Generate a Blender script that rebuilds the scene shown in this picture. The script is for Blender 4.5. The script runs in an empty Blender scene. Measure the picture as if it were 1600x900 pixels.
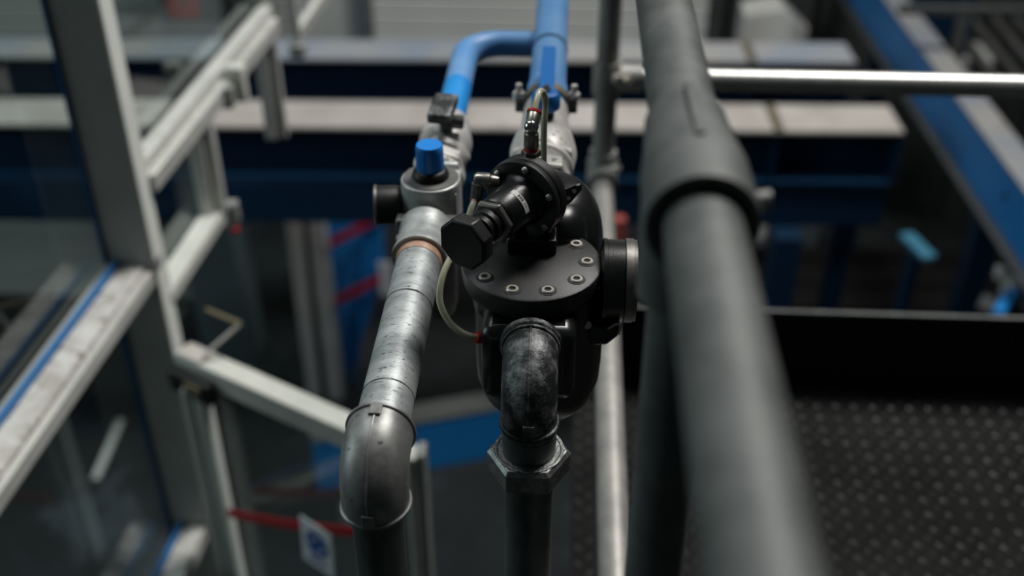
import bpy, bmesh, math, random
from mathutils import Vector, Matrix

random.seed(7)
SC = bpy.context.scene
COL = SC.collection
R = math.radians
V = Vector
GROUND = -4.6            # everything is laid out with the eye at the origin; lifted at the end so the hall floor is z = 0

# ------------------------------------------------------------------ camera
PITCH, YAW, FPX = R(34), R(3), 1742.0
cam = bpy.data.objects.new('camera', bpy.data.cameras.new('camera'))
COL.objects.link(cam)
cam.rotation_euler = (R(90) - PITCH, 0, YAW)
cam.data.sensor_width = 36.0
cam.data.lens = FPX / 1600 * 36.0
cam.data.clip_start = 0.02
cam.data.dof.use_dof = True
cam.data.dof.focus_distance = 1.05
cam.data.dof.aperture_fstop = 2.6
SC.camera = cam

# ------------------------------------------------------------------ light
SC.view_settings.view_transform = 'Standard'
SC.view_settings.look = 'None'
SC.view_settings.gamma = 1.0
SC.view_settings.exposure = 0.06
w = bpy.data.worlds.new('hall_daylight')
SC.world = w
w.use_nodes = True
bg = w.node_tree.nodes['Background']
bg.inputs['Color'].default_value = (0.62, 0.80, 0.86, 1)
bg.inputs['Strength'].default_value = 0.024


def area(name, loc, aim, sx, sy, energy, color):
    l = bpy.data.lights.new(name, 'AREA')
    l.shape = 'RECTANGLE'; l.size = sx; l.size_y = sy; l.energy = energy; l.color = color
    o = bpy.data.objects.new(name, l); COL.objects.link(o)
    o.location = loc
    o.rotation_euler = (V(aim) - V(loc)).to_track_quat('-Z', 'Y').to_euler()
    return o


area('roof_skylight', (2.1, 3.9, 4.4), (0.0, 2.2, -1.0), 1.8, 2.4, 455, (1.0, 0.97, 0.93))
area('second_roof_skylight', (-2.6, 3.2, 4.6), (-0.5, 2.5, -1.5), 1.8, 2.8, 90, (0.92, 0.97, 1.0))
area('left_hall_window', (-5.6, 1.6, 0.6), (-0.6, 3.6, -2.6), 2.4, 2.4, 80, (0.88, 0.96, 1.0))

# ------------------------------------------------------------------ pixel rays (used to measure real positions)
cP, sP, cY, sY = math.cos(PITCH), math.sin(PITCH), math.cos(YAW), math.sin(YAW)


def ray(px, py):
    a = (px - 800) / FPX; b = (450 - py) / FPX
    f = cP + b * sP
    return V((a * cY - f * sY, a * sY + f * cY, -sP + b * cP))


def PY(px, py, y):
    r = ray(px, py); return r * (y / r.y)


def PZ(px, py, z):
    r = ray(px, py); return r * (z / r.z)


# ------------------------------------------------------------------ materials
def mat(name, col, rough=0.5, metal=0.0, col2=None, nscale=20.0, namt=1.0, bump=0.0, bscale=200.0,
        speck=None, speck_scale=160.0, speck_at=0.66, rvar=0.0, stretch=None, coat=0.0, spec=0.5, split=(0.38, 0.62)):
    m = bpy.data.materials.new(name); m.use_nodes = True
    nt = m.node_tree; N = nt.nodes; L = nt.links
    p = N['Principled BSDF']
    p.inputs['Roughness'].default_value = rough
    p.inputs['Metallic'].default_value = metal
    p.inputs['Specular IOR Level'].default_value = spec
    p.inputs['Coat Weight'].default_value = coat
    p.inputs['Base Color'].default_value = (*col, 1)
    tc = N.new('ShaderNodeTexCoord'); mp = N.new('ShaderNodeMapping')
    L.new(tc.outputs['Object'], mp.inputs['Vector'])
    if stretch: mp.inputs['Scale'].default_value = stretch
    out = None
    if col2 is not None:
        n = N.new('ShaderNodeTexNoise'); n.inputs['Scale'].default_value = nscale
        n.inputs['Detail'].default_value = 6; n.inputs['Roughness'].default_value = 0.65
        L.new(mp.outputs[0], n.inputs['Vector'])
        r = N.new('ShaderNodeValToRGB')
        r.color_ramp.elements[0].position = split[0]; r.color_ramp.elements[0].color = (*col, 1)
        r.color_ramp.elements[1].position = split[1]; r.color_ramp.elements[1].color = (*col2, 1)
        L.new(n.outputs['Fac'], r.inputs['Fac'])
        out = r.outputs['Color']
        if rvar:
            mr = N.new('ShaderNodeMapRange')
            mr.inputs['To Min'].default_value = max(0.05, rough - rvar); mr.inputs['To Max'].default_value = min(1, rough + rvar)
            L.new(n.outputs['Fac'], mr.inputs['Value']); L.new(mr.outputs[0], p.inputs['Roughness'])
    if speck is not None:
        n2 = N.new('ShaderNodeTexNoise'); n2.inputs['Scale'].default_value = speck_scale
        n2.inputs['Detail'].default_value = 4; n2.inputs['Roughness'].default_value = 0.7
        L.new(mp.outputs[0], n2.inputs['Vector'])
        r2 = N.new('ShaderNodeValToRGB')
        r2.color_ramp.elements[0].position = speck_at - 0.05; r2.color_ramp.elements[0].color = (0, 0, 0, 1)
        r2.color_ramp.elements[1].position = speck_at; r2.color_ramp.elements[1].color = (1, 1, 1, 1)
        L.new(n2.outputs['Fac'], r2.inputs['Fac'])
        mx = N.new('ShaderNodeMix'); mx.data_type = 'RGBA'
        L.new(r2.outputs['Color'], mx.inputs['Factor'])
        if out is not None: L.new(out, mx.inputs[6])
        else: mx.inputs[6].default_value = (*col, 1)
        mx.inputs[7].default_value = (*speck, 1)
        out = mx.outputs[2]
    if out is not None: L.new(out, p.inputs['Base Color'])
    if bump:
        nb = N.new('ShaderNodeTexNoise'); nb.inputs['Scale'].default_value = bscale; nb.inputs['Detail'].default_value = 3
        L.new(tc.outputs['Object'], nb.inputs['Vector'])
        b = N.new('ShaderNodeBump'); b.inputs['Strength'].default_value = bump; b.inputs['Distance'].default_value = 0.002
        L.new(nb.outputs['Fac'], b.inputs['Height']); L.new(b.outputs[0], p.inputs['Normal'])
    return m


M = {}
M['galv'] = mat('galvanised_pipe', (0.30, 0.325, 0.33), 0.46, 0.5, (0.52, 0.55, 0.55), 26, bump=0.12, bscale=420,
                speck=(0.10, 0.11, 0.11), speck_scale=190, speck_at=0.645, rvar=0.14, stretch=(0.55, 1.5, 0.55))
M['galv_smooth'] = mat('galvanised_fitting', (0.36, 0.38, 0.375), 0.42, 0.45, (0.54, 0.56, 0.55), 40, bump=0.2, bscale=300, rvar=0.12)
M['cast'] = mat('malleable_iron', (0.18, 0.183, 0.178), 0.42, 0.5, (0.29, 0.295, 0.285), 45, bump=0.10, bscale=900,
                speck=(0.07, 0.075, 0.075), speck_scale=70, speck_at=0.68, rvar=0.08)
M['cast_dark'] = mat('weathered_dark_iron', (0.025, 0.028, 0.028), 0.5, 0.5, (0.26, 0.27, 0.27), 48, bump=0.35, bscale=350, rvar=0.15, split=(0.45, 0.66))
M['old_pipe'] = mat('dull_steel_pipe', (0.07, 0.085, 0.08), 0.5, 0.75, (0.15, 0.17, 0.165), 24, bump=0.2, bscale=300, stretch=(1, 1, 0.35), rvar=0.1)
M['nut'] = mat('steel_nut', (0.15, 0.16, 0.155), 0.42, 0.85, (0.28, 0.29, 0.28), 80, bump=0.3, bscale=500)
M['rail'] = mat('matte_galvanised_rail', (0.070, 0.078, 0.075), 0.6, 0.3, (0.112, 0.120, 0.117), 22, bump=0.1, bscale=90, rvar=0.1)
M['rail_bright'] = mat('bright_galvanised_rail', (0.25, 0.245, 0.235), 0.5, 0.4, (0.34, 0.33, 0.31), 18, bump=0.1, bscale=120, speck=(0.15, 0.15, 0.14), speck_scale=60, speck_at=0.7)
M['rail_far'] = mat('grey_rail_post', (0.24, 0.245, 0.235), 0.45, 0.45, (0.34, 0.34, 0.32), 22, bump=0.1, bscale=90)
M['black'] = mat('black_enamel', (0.005, 0.0056, 0.0056), 0.30, 0.0, (0.009, 0.010, 0.010), 30, bump=0.06, bscale=700, rvar=0.06, spec=0.5)
M['black_sand'] = mat('black_powder_coat', (0.010, 0.011, 0.0115), 0.42, 0.0, (0.015, 0.016, 0.0165), 60, bump=0.2, bscale=1100, speck=(0.11, 0.11, 0.10), speck_scale=330, speck_at=0.75)
M['rubber'] = mat('black_plastic', (0.006, 0.0065, 0.0065), 0.45, 0.0, spec=0.35, bump=0.15, bscale=800)
M['chrome'] = mat('nickel', (0.62, 0.61, 0.57), 0.2, 1.0)
M['chrome_dull'] = mat('dull_nickel', (0.30, 0.29, 0.26), 0.33, 1.0, (0.45, 0.43, 0.38), 150)
M['steel'] = mat('zinc_screw', (0.62, 0.59, 0.53), 0.35, 0.5)
M['ring'] = mat('bare_steel_ring', (0.16, 0.155, 0.145), 0.4, 0.8, (0.22, 0.21, 0.195), 90, speck=(0.12, 0.11, 0.1), speck_scale=120, speck_at=0.72)
M['red'] = mat('red_plastic', (0.50, 0.02, 0.015), 0.4)
M['tape'] = mat('red_tape', (0.36, 0.006, 0.014), 0.5)
M['tube'] = mat('clear_tube', (0.55, 0.55, 0.40), 0.25, spec=0.6)
M['tube'].node_tree.nodes['Principled BSDF'].inputs['Transmission Weight'].default_value = 0.25
M['sealant'] = mat('copper_sealant', (0.36, 0.20, 0.13), 0.6, 0.1, (0.45, 0.30, 0.22), 120)
M['ptfe'] = mat('white_thread_tape', (0.62, 0.61, 0.57), 0.6)
M['alu'] = mat('pale_aluminium', (0.52, 0.53, 0.50), 0.45, 0.25, (0.62, 0.62, 0.59), 9, bump=0.05, bscale=60, speck=(0.30, 0.29, 0.26), speck_scale=26, speck_at=0.70)
M['alu_dusty'] = mat('dusty_aluminium', (0.40, 0.38, 0.35), 0.6, 0.15, (0.62, 0.61, 0.59), 16, speck=(0.24, 0.22, 0.19), speck_scale=40, speck_at=0.62)
M['alu_grey'] = mat('grey_anodised_aluminium', (0.27, 0.285, 0.27), 0.5, 0.1, (0.31, 0.325, 0.31), 12)
M['frame_white'] = mat('cream_painted_frame', (0.55, 0.57, 0.52), 0.45, 0.05, (0.66, 0.66, 0.61), 8, speck=(0.40, 0.37, 0.31), speck_scale=20, speck_at=0.72)
M['lit_white'] = mat('lit_white_paint', (0.74, 0.78, 0.73), 0.45, 0.0, (0.80, 0.82, 0.77), 8)  # brighter than the frame white; light on these faces is in the colour
M['gasket'] = mat('blue_film', (0.02, 0.13, 0.33), 0.4)
M['seal'] = mat('black_gasket', (0.01, 0.012, 0.012), 0.6)
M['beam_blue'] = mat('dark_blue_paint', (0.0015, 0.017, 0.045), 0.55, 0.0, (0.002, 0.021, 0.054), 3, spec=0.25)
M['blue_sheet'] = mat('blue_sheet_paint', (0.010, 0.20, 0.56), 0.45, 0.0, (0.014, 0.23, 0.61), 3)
M['dust'] = mat('dusty_flange', (0.40, 0.37, 0.34), 0.75, 0.0, (0.50, 0.47, 0.44), 3, speck=(0.24, 0.21, 0.18), speck_scale=7, speck_at=0.70)
M['dust_blue'] = mat('dusty_blue_flange', (0.25, 0.30, 0.37), 0.7, 0.0, (0.38, 0.37, 0.355), 1.6, speck=(0.2, 0.19, 0.18), speck_scale=7, speck_at=0.70)
M['pipe_blue'] = mat('blue_pipe_paint', (0.09, 0.26, 0.55), 0.45, 0.0, (0.15, 0.32, 0.58), 8, bump=0.05, bscale=60)
M['pipe_bright'] = mat('fresh_blue_pipe_paint', (0.010, 0.24, 0.66), 0.4, 0.0, (0.015, 0.28, 0.70), 18)
M['knob_blue'] = mat('blue_knob_plastic', (0.005, 0.20, 0.62), 0.42)
M['handle_blue'] = mat('blue_valve_handle', (0.010, 0.17, 0.55), 0.4)
M['cast_alu'] = mat('cast_aluminium_body', (0.42, 0.43, 0.42), 0.42, 0.3, (0.52, 0.53, 0.52), 40, bump=0.2, bscale=260)
M['cast_alu_dark'] = mat('dull_cast_aluminium', (0.15, 0.155, 0.15), 0.45, 0.6, (0.2, 0.2, 0.195), 40)
M['valve_zinc'] = mat('zinc_ball_valve', (0.46, 0.45, 0.43), 0.45, 0.25, (0.62, 0.60, 0.57), 34, bump=0.3, bscale=200, speck=(0.14, 0.13, 0.12), speck_scale=60, speck_at=0.66)
M['floor'] = mat('dark_concrete', (0.010, 0.012, 0.0122), 0.8, 0.0, (0.022, 0.027, 0.029), 0.9, bump=0.2, bscale=30, speck=(0.050, 0.060, 0.070), speck_scale=0.9, speck_at=0.62, spec=0.2)
M['tread'] = mat('dark_tread_plate', (0.006, 0.0062, 0.006), 0.8, 0.0, (0.011, 0.011, 0.0105), 5, bump=0.15, bscale=120, spec=0.12)
M['stud'] = mat('glinting_tread_studs', (0.035, 0.036, 0.034), 0.30, 0.6, (0.10, 0.098, 0.092), 9)  # lighter than the deck plate, so the studs' glints sit in the colour
M['toe'] = mat('black_steel', (0.004, 0.004, 0.004), 0.55, 0.0, spec=0.25)
M['wall'] = mat('grey_cladding', (0.42, 0.45, 0.425), 0.7, 0.0, (0.47, 0.49, 0.47), 1.5)
M['slat'] = mat('dark_grey_slats', (0.06, 0.065, 0.06), 0.6, 0.0, (0.09, 0.095, 0.09), 3)
M['dust_dark'] = mat('grey_blue_flange', (0.22, 0.24, 0.27), 0.7, 0.0, (0.30, 0.295, 0.28), 2.5, speck=(0.10, 0.10, 0.09), speck_scale=5, speck_at=0.66)
M['lit_post_top'] = mat('lit_blue_top', (0.05, 0.20, 0.30), 0.5)  # the post's blue, lightened for the light falling on its top
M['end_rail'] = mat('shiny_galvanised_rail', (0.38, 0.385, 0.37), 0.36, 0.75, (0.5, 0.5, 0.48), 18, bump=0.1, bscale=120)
M['panel'] = mat('pale_panel', (0.62, 0.635, 0.60), 0.7, 0.0, (0.68, 0.69, 0.66), 1.5)
M['dark_panel'] = mat('dark_steel_panel', (0.045, 0.052, 0.052), 0.55, 0.2, (0.06, 0.066, 0.066), 2)
M['cabinet'] = mat('blue_grey_cabinet', (0.10, 0.125, 0.145), 0.5)
M['sign_white'] = mat('white_sign_plastic', (0.62, 0.64, 0.68), 0.5)
M['sign_blue'] = mat('blue_sign_print', (0.006, 0.07, 0.28), 0.5)
M['sign_red'] = mat('faded_red_notice', (0.36, 0.07, 0.06), 0.6)
M['label_white'] = mat('white_label', (0.60, 0.60, 0.56), 0.5)
M['ink'] = mat('black_ink', (0.01, 0.01, 0.01), 0.6)
M['brass'] = mat('tarnished_brass', (0.23, 0.20, 0.13), 0.45, 0.6)


def glass_mat(name, tint, refl):
    m = bpy.data.materials.new(name); m.use_nodes = True
    nt = m.node_tree; N = nt.nodes; L = nt.links
    N.remove(N['Principled BSDF'])
    t = N.new('ShaderNodeBsdfTransparent'); t.inputs['Color'].default_value = (*tint, 1)
    g = N.new('ShaderNodeBsdfGlossy'); g.inputs['Roughness'].default_value = 0.03
    lw = N.new('ShaderNodeLayerWeight'); lw.inputs['Blend'].default_value = 0.5
    pw = N.new('ShaderNodeMath'); pw.operation = 'POWER'; pw.inputs[1].default_value = 4.0
    ml = N.new('ShaderNodeMath'); ml.operation = 'MULTIPLY_ADD'; ml.inputs[1].default_value = refl; ml.inputs[2].default_value = 0.03
    L.new(lw.outputs['Facing'], pw.inputs[0]); L.new(pw.outputs[0], ml.inputs[0])
    mx = N.new('ShaderNodeMixShader')
    L.new(ml.outputs[0], mx.inputs['Fac']); L.new(t.outputs[0], mx.inputs[1]); L.new(g.outputs[0], mx.inputs[2])
    L.new(mx.outputs[0], N['Material Output'].inputs['Surface'])
    return m


M['glass'] = glass_mat('tinted_glass', (0.88, 0.94, 0.93), 0.7)


# ------------------------------------------------------------------ mesh building
def basis(d):
    d = V(d).normalized()
    a = V((0, 0, 1)) if abs(d.z) < 0.95 else V((0, 1, 0))
    u = a.cross(d).normalized()
    return d, u, d.cross(u).normalized()


class MB:
    def __init__(self):
        self.v = []; self.f = []

    def add(self, vs, fs):
        o = len(self.v)
        self.v += [V(p) for p in vs]
        self.f += [tuple(i + o for i in q) for q in fs]
        return self

    def box(self, c, s, rot=None):
        x, y, z = (k / 2 for k in s)
        vs = [V((sx * x, sy * y, sz * z)) for sx in (-1, 1) for sy in (-1, 1) for sz in (-1, 1)]
        if rot is not None: vs = [rot @ p for p in vs]
        return self.add([p + V(c) for p in vs], [(0, 1, 3, 2), (4, 6, 7, 5), (0, 4, 5, 1), (2, 3, 7, 6), (0, 2, 6, 4), (1, 5, 7, 3)])

    def bar(self, a, b, wide, high, up=(0, 0, 1)):
        a = V(a); b = V(b); d = (b - a).normalized()
        s = d.cross(V(up)).normalized(); t = s.cross(d).normalized()
        vs = []
        for p in (a, b):
            for i, j in ((-1, -1), (1, -1), (1, 1), (-1, 1)):
                vs.append(p + s * wide / 2 * i + t * high / 2 * j)
        return self.add(vs, [(3, 2, 1, 0), (4, 5, 6, 7), (0, 1, 5, 4), (1, 2, 6, 5), (2, 3, 7, 6), (3, 0, 4, 7)])

    def lathe(self, o, d, prof, n=32, cap0=True, cap1=True, rot=0.0):
        o = V(o); d, u, w_ = basis(d)
        vs = []; fs = []
        for s, r in prof:
            for k in range(n):
                a = 2 * math.pi * k / n + rot
                vs.append(o + d * s + (u * math.cos(a) + w_ * math.sin(a)) * r)
        m = len(prof)
        for i in range(m - 1):
            for k in range(n):
                k2 = (k + 1) % n
                fs.append((i * n + k, i * n + k2, (i + 1) * n + k2, (i + 1) * n + k))
        if cap0: fs.append(tuple(reversed(range(n))))
        if cap1: fs.append(tuple((m - 1) * n + k for k in range(n)))
        return self.add(vs, fs)

    def cyl(self, a, b, r, n=32, r2=None):
        a = V(a); b = V(b)
        return self.lathe(a, b - a, [(0, r), ((b - a).length, r if r2 is None else r2)], n)

    def sweep(self, pts, rad, n=24, caps=True):
        pts = [V(p) for p in pts]
        m = len(pts)
        rr = rad if isinstance(rad, (list, tuple)) else [rad] * m
        tang = []
        for i in range(m):
            a = pts[max(0, i - 1)]; b = pts[min(m - 1, i + 1)]
            tang.append((b - a).normalized())
        d, u, w_ = basis(tang[0])
        vs = []; fs = []
        for i in range(m):
            t = tang[i]
            u = (u - t * u.dot(t)).normalized(); w_ = t.cross(u)
            for k in range(n):
                a = 2 * math.pi * k / n
                vs.append(pts[i] + (u * math.cos(a) + w_ * math.sin(a)) * rr[i])
        for i in range(m - 1):
            for k in range(n):
                k2 = (k + 1) % n
                fs.append((i * n + k, i * n + k2, (i + 1) * n + k2, (i + 1) * n + k))
        if caps: fs += [tuple(reversed(range(n))), tuple((m - 1) * n + k for k in range(n))]
        return self.add(vs, fs)

    def prism(self, poly, depth):
        """poly: 3D points of a planar outline; depth: extrusion vector"""
        n = len(poly); dv = V(depth)
        vs = [V(p) for p in poly] + [V(p) + dv for p in poly]
        fs = [tuple(reversed(range(n))), tuple(range(n, 2 * n))]
        fs += [(i, (i + 1) % n, (i + 1) % n + n, i + n) for i in range(n)]
        return self.add(vs, fs)

    def hexnut(self, o, d, s0, s1, r, rot=0.0, ch=0.12):
        """chamfered hexagon, r = across corners / 2"""
        c = (s1 - s0) * ch
        return self.lathe(o, d, [(s0, r * .90), (s0 + c, r), (s1 - c, r), (s1, r * .90)], 6, rot=rot)

    def superblob(self, c, r, e=0.6, nu=40, nv=22):
        vs = []; fs = []
        sg = lambda x, p: math.copysign(abs(x) ** p, x)
        for i in range(nv + 1):
            t = -math.pi / 2 + math.pi * i / nv
            for k in range(nu):
                a = 2 * math.pi * k / nu
                vs.append(V((c[0] + r[0] * sg(math.cos(t), e) * math.cos(a), c[1] + r[1] * sg(math.cos(t), e) * math.sin(a),
                             c[2] + r[2] * sg(math.sin(t), e))))
        for i in range(nv):
            for k in range(nu):
                k2 = (k + 1) % nu
                fs.append((i * nu + k, i * nu + k2, (i + 1) * nu + k2, (i + 1) * nu + k))
        return self.add(vs, fs)


def wloc(o):
    p = V((0, 0, 0))
    while o is not None:
        p = p + V(o.location); o = o.parent
    return p


def part(name, mb, m, parent=None, label=None, bevel=0.0, sharp=38, origin=None, stuff=False, kind=None):
    me = bpy.data.meshes.new(name)
    off = wloc(parent) if parent else V((0, 0, 0))
    org = V(origin) if origin is not None else off
    me.from_pydata([p - org for p in mb.v], [], mb.f)
    me.validate()
    bm = bmesh.new(); bm.from_mesh(me)
    bmesh.ops.remove_doubles(bm, verts=bm.verts, dist=1e-6)
    bmesh.ops.recalc_face_normals(bm, faces=bm.faces)
    bm.to_mesh(me); bm.free()
    for p in me.polygons: p.use_smooth = True
    me.set_sharp_from_angle(angle=R(sharp))
    me.materials.append(M[m] if isinstance(m, str) else m)
    o = bpy.data.objects.new(name, me); COL.objects.link(o)
    if parent:
        o.parent = parent
    o.location = org - off
    if bevel:
        b = o.modifiers.new('bevel', 'BEVEL'); b.width = bevel; b.segments = 2; b.limit_method = 'ANGLE'; b.angle_limit = R(40)
    if label: o['label'] = label
    if stuff: o['kind'] = 'stuff'
    if kind: o['kind'] = kind
    return o


def thing(name, label, cat, loc, group=None, kind=None):
    o = bpy.data.objects.new(name, None); COL.objects.link(o)
    o.location = loc; o.empty_display_size = 0.05
    if label: o['label'] = label
    if cat: o['category'] = cat
    if group: o['group'] = group
    if kind: o['kind'] = kind
    return o


def tag(o, label, cat, group=None):
    o['label'] = label; o['category'] = cat
    if group: o['group'] = group
    return o


def dup(o, pos, parent, rotq=None):
    c = o.copy(); COL.objects.link(c); c.parent = parent
    c.location = V(pos) - wloc(parent)
    if rotq is not None:
        c.rotation_mode = 'QUATERNION'; c.rotation_quaternion = rotq
    return c


def arc(c, u, w_, r, a0, a1, n):
    c = V(c); u = V(u); w_ = V(w_)
    return [c + (u * math.cos(a0 + (a1 - a0) * i / n) + w_ * math.sin(a0 + (a1 - a0) * i / n)) * r for i in range(n + 1)]


def smooth_path(pts, n=8):
    """Catmull-Rom through pts"""
    pts = [V(p) for p in pts]; out = []
    P_ = [pts[0] * 2 - pts[1]] + pts + [pts[-1] * 2 - pts[-2]]
    for i in range(1, len(P_) - 2):
        a, b, c, d = P_[i - 1:i + 3]
        for k in range(n):
            t = k / n
            out.append(0.5 * ((2 * b) + (c - a) * t + (2 * a - 5 * b + 4 * c - d) * t * t + (3 * b - a - 3 * c + d) * t ** 3))
    out.append(pts[-1])
    return out


X, Y, Z = V((1, 0, 0)), V((0, 1, 0)), V((0, 0, 1))

# ================================================================== SETTING
part('floor', MB().box((0, 4, GROUND - 0.05), (16, 18, 0.1)), 'floor', kind='structure')
BW = 8.2
wb = thing('wall_back', None, None, (0, BW, GROUND), kind='structure')
part('cladding', MB().box((0, BW + 0.1, -1.6), (16, 0.12, 6.0)), 'wall', wb)
# roller-shutter laths of the pale section, and darker flush panels beside it
lath = None
xa, xb = PY(582, 30, BW).x, PY(1105, 30, BW).x
zz = GROUND + 0.06
while zz < -1.0:
    if lath is None:
        lath = part('lath', MB().box(((xa + xb) / 2, BW + 0.02, zz), (xb - xa, 0.03, 0.112)), 'panel', wb, bevel=0.012, origin=((xa + xb) / 2, BW + 0.02, zz))
    else:
        dup(lath, ((xa + xb) / 2, BW + 0.02, zz), wb)
    zz += 0.12
lath2 = None
xc, xd = -6.0, PY(480, 30, BW).x
zz = GROUND + 0.06
while zz < -1.0:
    if lath2 is None:
        lath2 = part('lath', MB().box(((xc + xd) / 2, BW + 0.02, zz), (xd - xc, 0.03, 0.112)), 'wall', wb, bevel=0.012, origin=((xc + xd) / 2, BW + 0.02, zz))
    else:
        dup(lath2, ((xc + xd) / 2, BW + 0.02, zz), wb)
    zz += 0.12
part('post', MB().box((PY(567, 30, BW).x, BW - 0.02, -2.4), (0.09, 0.1, 4.4)), 'cabinet', wb)
part('dark_panel', MB().box(((xb + 8) / 2, BW + 0.02, -1.6), (8 - xb, 0.04, 6.0)), 'dark_panel', wb)

# ---- window wall on the left (runs away from the eye, turned 3.3 degrees)
WA = R(3.3)
Wu, Wn = V((math.sin(WA), math.cos(WA), 0)), V((math.cos(WA), -math.sin(WA), 0))
WO = V((-0.931, 2.1, 0))


def W(s, n, z): return WO + Wu * s + Wn * n + Z * z


WR = Matrix((Wn, Wu, Z)).transposed()      # local x = inward normal, y = along wall


def wbox(mb, s0, s1, n0, n1, z0, z1):
    return mb.box(W((s0 + s1) / 2, (n0 + n1) / 2, (z0 + z1) / 2), (n1 - n0, s1 - s0, z1 - z0), WR)


win = thing('window_1', None, None, W(0, 0, GROUND), kind='structure')
ZT = 0.9
part('mullion', wbox(MB(), 0.0, 0.034, -0.108, -0.001, GROUND, ZT), 'alu_grey', win, bevel=0.003)
part('mullion_edge', wbox(MB(), 0.0, 0.058, -0.001, 0.003, GROUND + 2.9, ZT), 'lit_white', win, bevel=0.002)  # white facing carries the light on the mullion's inner side
part('mullion_edge', wbox(MB(), 0.0, 0.058, -0.001, 0.003, GROUND, GROUND + 2.2), 'lit_white', win, bevel=0.002)
part('mullion_clip', wbox(MB(), -0.002, 0.03, -0.03, 0.007, -1.40, -1.365), 'alu_grey', win, bevel=0.004)
part('blue_gasket', wbox(MB(), -0.004, 0.0, -0.118, -0.112, GROUND, ZT), 'gasket', win)
part('seal', wbox(MB(), -0.003, 0.006, -0.112, -0.107, GROUND, ZT), 'seal', win)
z1 = -1.385
part('transom', wbox(MB(), -2.6, -0.001, -0.078, -0.020, z1 - 0.042, z1), 'alu_dusty', win, bevel=0.003)
part('glazing_bead', wbox(MB(), -2.6, -0.004, -0.110, -0.091, z1 - 0.03, z1 + 0.002), 'alu_grey', win, bevel=0.003)
part('transom_lip', wbox(MB(), -2.6, -0.001, -0.020, -0.004, z1 - 0.05, z1 - 0.012), 'alu', win, bevel=0.003)
part('blue_gasket', wbox(MB(), -2.6, -0.004, -0.090, -0.0785, z1 - 0.004, z1 + 0.012), 'gasket', win)
z3 = -2.225
part('transom', wbox(MB(), -2.6, -0.001, -0.070, -0.010, z3 - 0.05, z3), 'alu_dusty', win, bevel=0.003)
part('blue_gasket', wbox(MB(), -2.6, -0.004, -0.082, -0.0705, z3 - 0.004, z3 + 0.012), 'gasket', win)
z2 = -1.150
L2 = 1.06
part('transom', wbox(MB(), 0.058, L2, -0.046, -0.006, z2 - 0.05, z2), 'alu', win, bevel=0.004)
part('seal', wbox(MB(), 0.058, L2, -0.052, -0.0465, z2 - 0.03, z2 + 0.002), 'seal', win)
part('transom_lip', wbox(MB(), 0.056, L2 - 0.02, -0.006, 0.016, z2 - 0.075, z2 - 0.03), 'alu', win, bevel=0.003)
part('catch', MB().box(W(0.60, 0.028, z2 - 0.045), (0.05, 0.035, 0.10), WR), 'frame_white', win, bevel=0.006)
part('catch_plate', MB().box(W(0.545, 0.01, z2 - 0.06), (0.05, 0.03, 0.06), WR), 'alu_grey', win, bevel=0.003)
z4 = -1.485
part('sash_rail', wbox(MB(), 0.04, 0.44, -0.05, 0.006, z4 - 0.04, z4), 'frame_white', win, bevel=0.004)
part('sash_stile', wbox(MB(), 0.40, 0.435, -0.05, -0.012, z4, z2 - 0.05), 'alu', win, bevel=0.003)
part('sash_stile', wbox(MB(), 0.42, 0.448, -0.012, 0.012, z4 - 0.01, z2 - 0.05), 'alu', win, bevel=0.003)
part('sash_stile', wbox(MB(), 0.975, 1.01, -0.05, -0.012, -1.55, z2 - 0.05), 'alu', win, bevel=0.003)
part('sash_stile', wbox(MB(), 0.99, 1.015, -0.012, 0.012, -1.55, z2 - 0.05), 'alu', win, bevel=0.003)
part('mullion', wbox(MB(), L2 - 0.01, L2 + 0.05, -0.083, -0.03, -1.3, ZT), 'alu_grey', win, bevel=0.003)
# next light further along: a stile and the tilted rail of an open sash
q0, q1 = PY(463, 55, 3.5), PY(510, -14, 3.72)
part('sash_stile', MB().bar(q0, q0 + V((-0.01, 0, 0.45)), 0.03, 0.03, up=(0, 1, 0)), 'alu', win, bevel=0.003)
part('sash_rail', MB().bar(q0, q1, 0.026, 0.04), 'alu', win, bevel=0.003)
part('hinge', MB().box(q0 + V((0, 0, -0.05)), (0.05, 0.05, 0.045)), 'alu_grey', win, bevel=0.004)
# panes
for s0, s1, n0, za, zb in ((-2.6, 0.0, -.1145, z1, ZT), (-2.6, 0.0, -.1145, z3, z1 - 0.03), (-2.6, 0.0, -.1145, -3.4, z3 - 0.03),
                           (0.034, L2, -.055, z2, ZT), (0.04, 0.42, -.052, z4, z2 - 0.05)):
    part('glass_pane', wbox(MB(), s0, s1, n0 - .0005, n0 + .0005, za, zb), 'glass', win)
# lower pale box gasket of the sash hinge with its red tip
hg = PY(364, 330, 2.58)
part('hinge', MB().box(hg, (0.03, 0.03, 0.06)).box(hg + V((0, 0, -0.035)), (0.02, 0.025, 0.02)), 'alu_grey', win, bevel=0.004)
part('hinge_tip', MB().box(hg + V((0.002, -0.012, -0.052)), (0.02, 0.02, 0.014)), 'tape', win, bevel=0.003)

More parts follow.
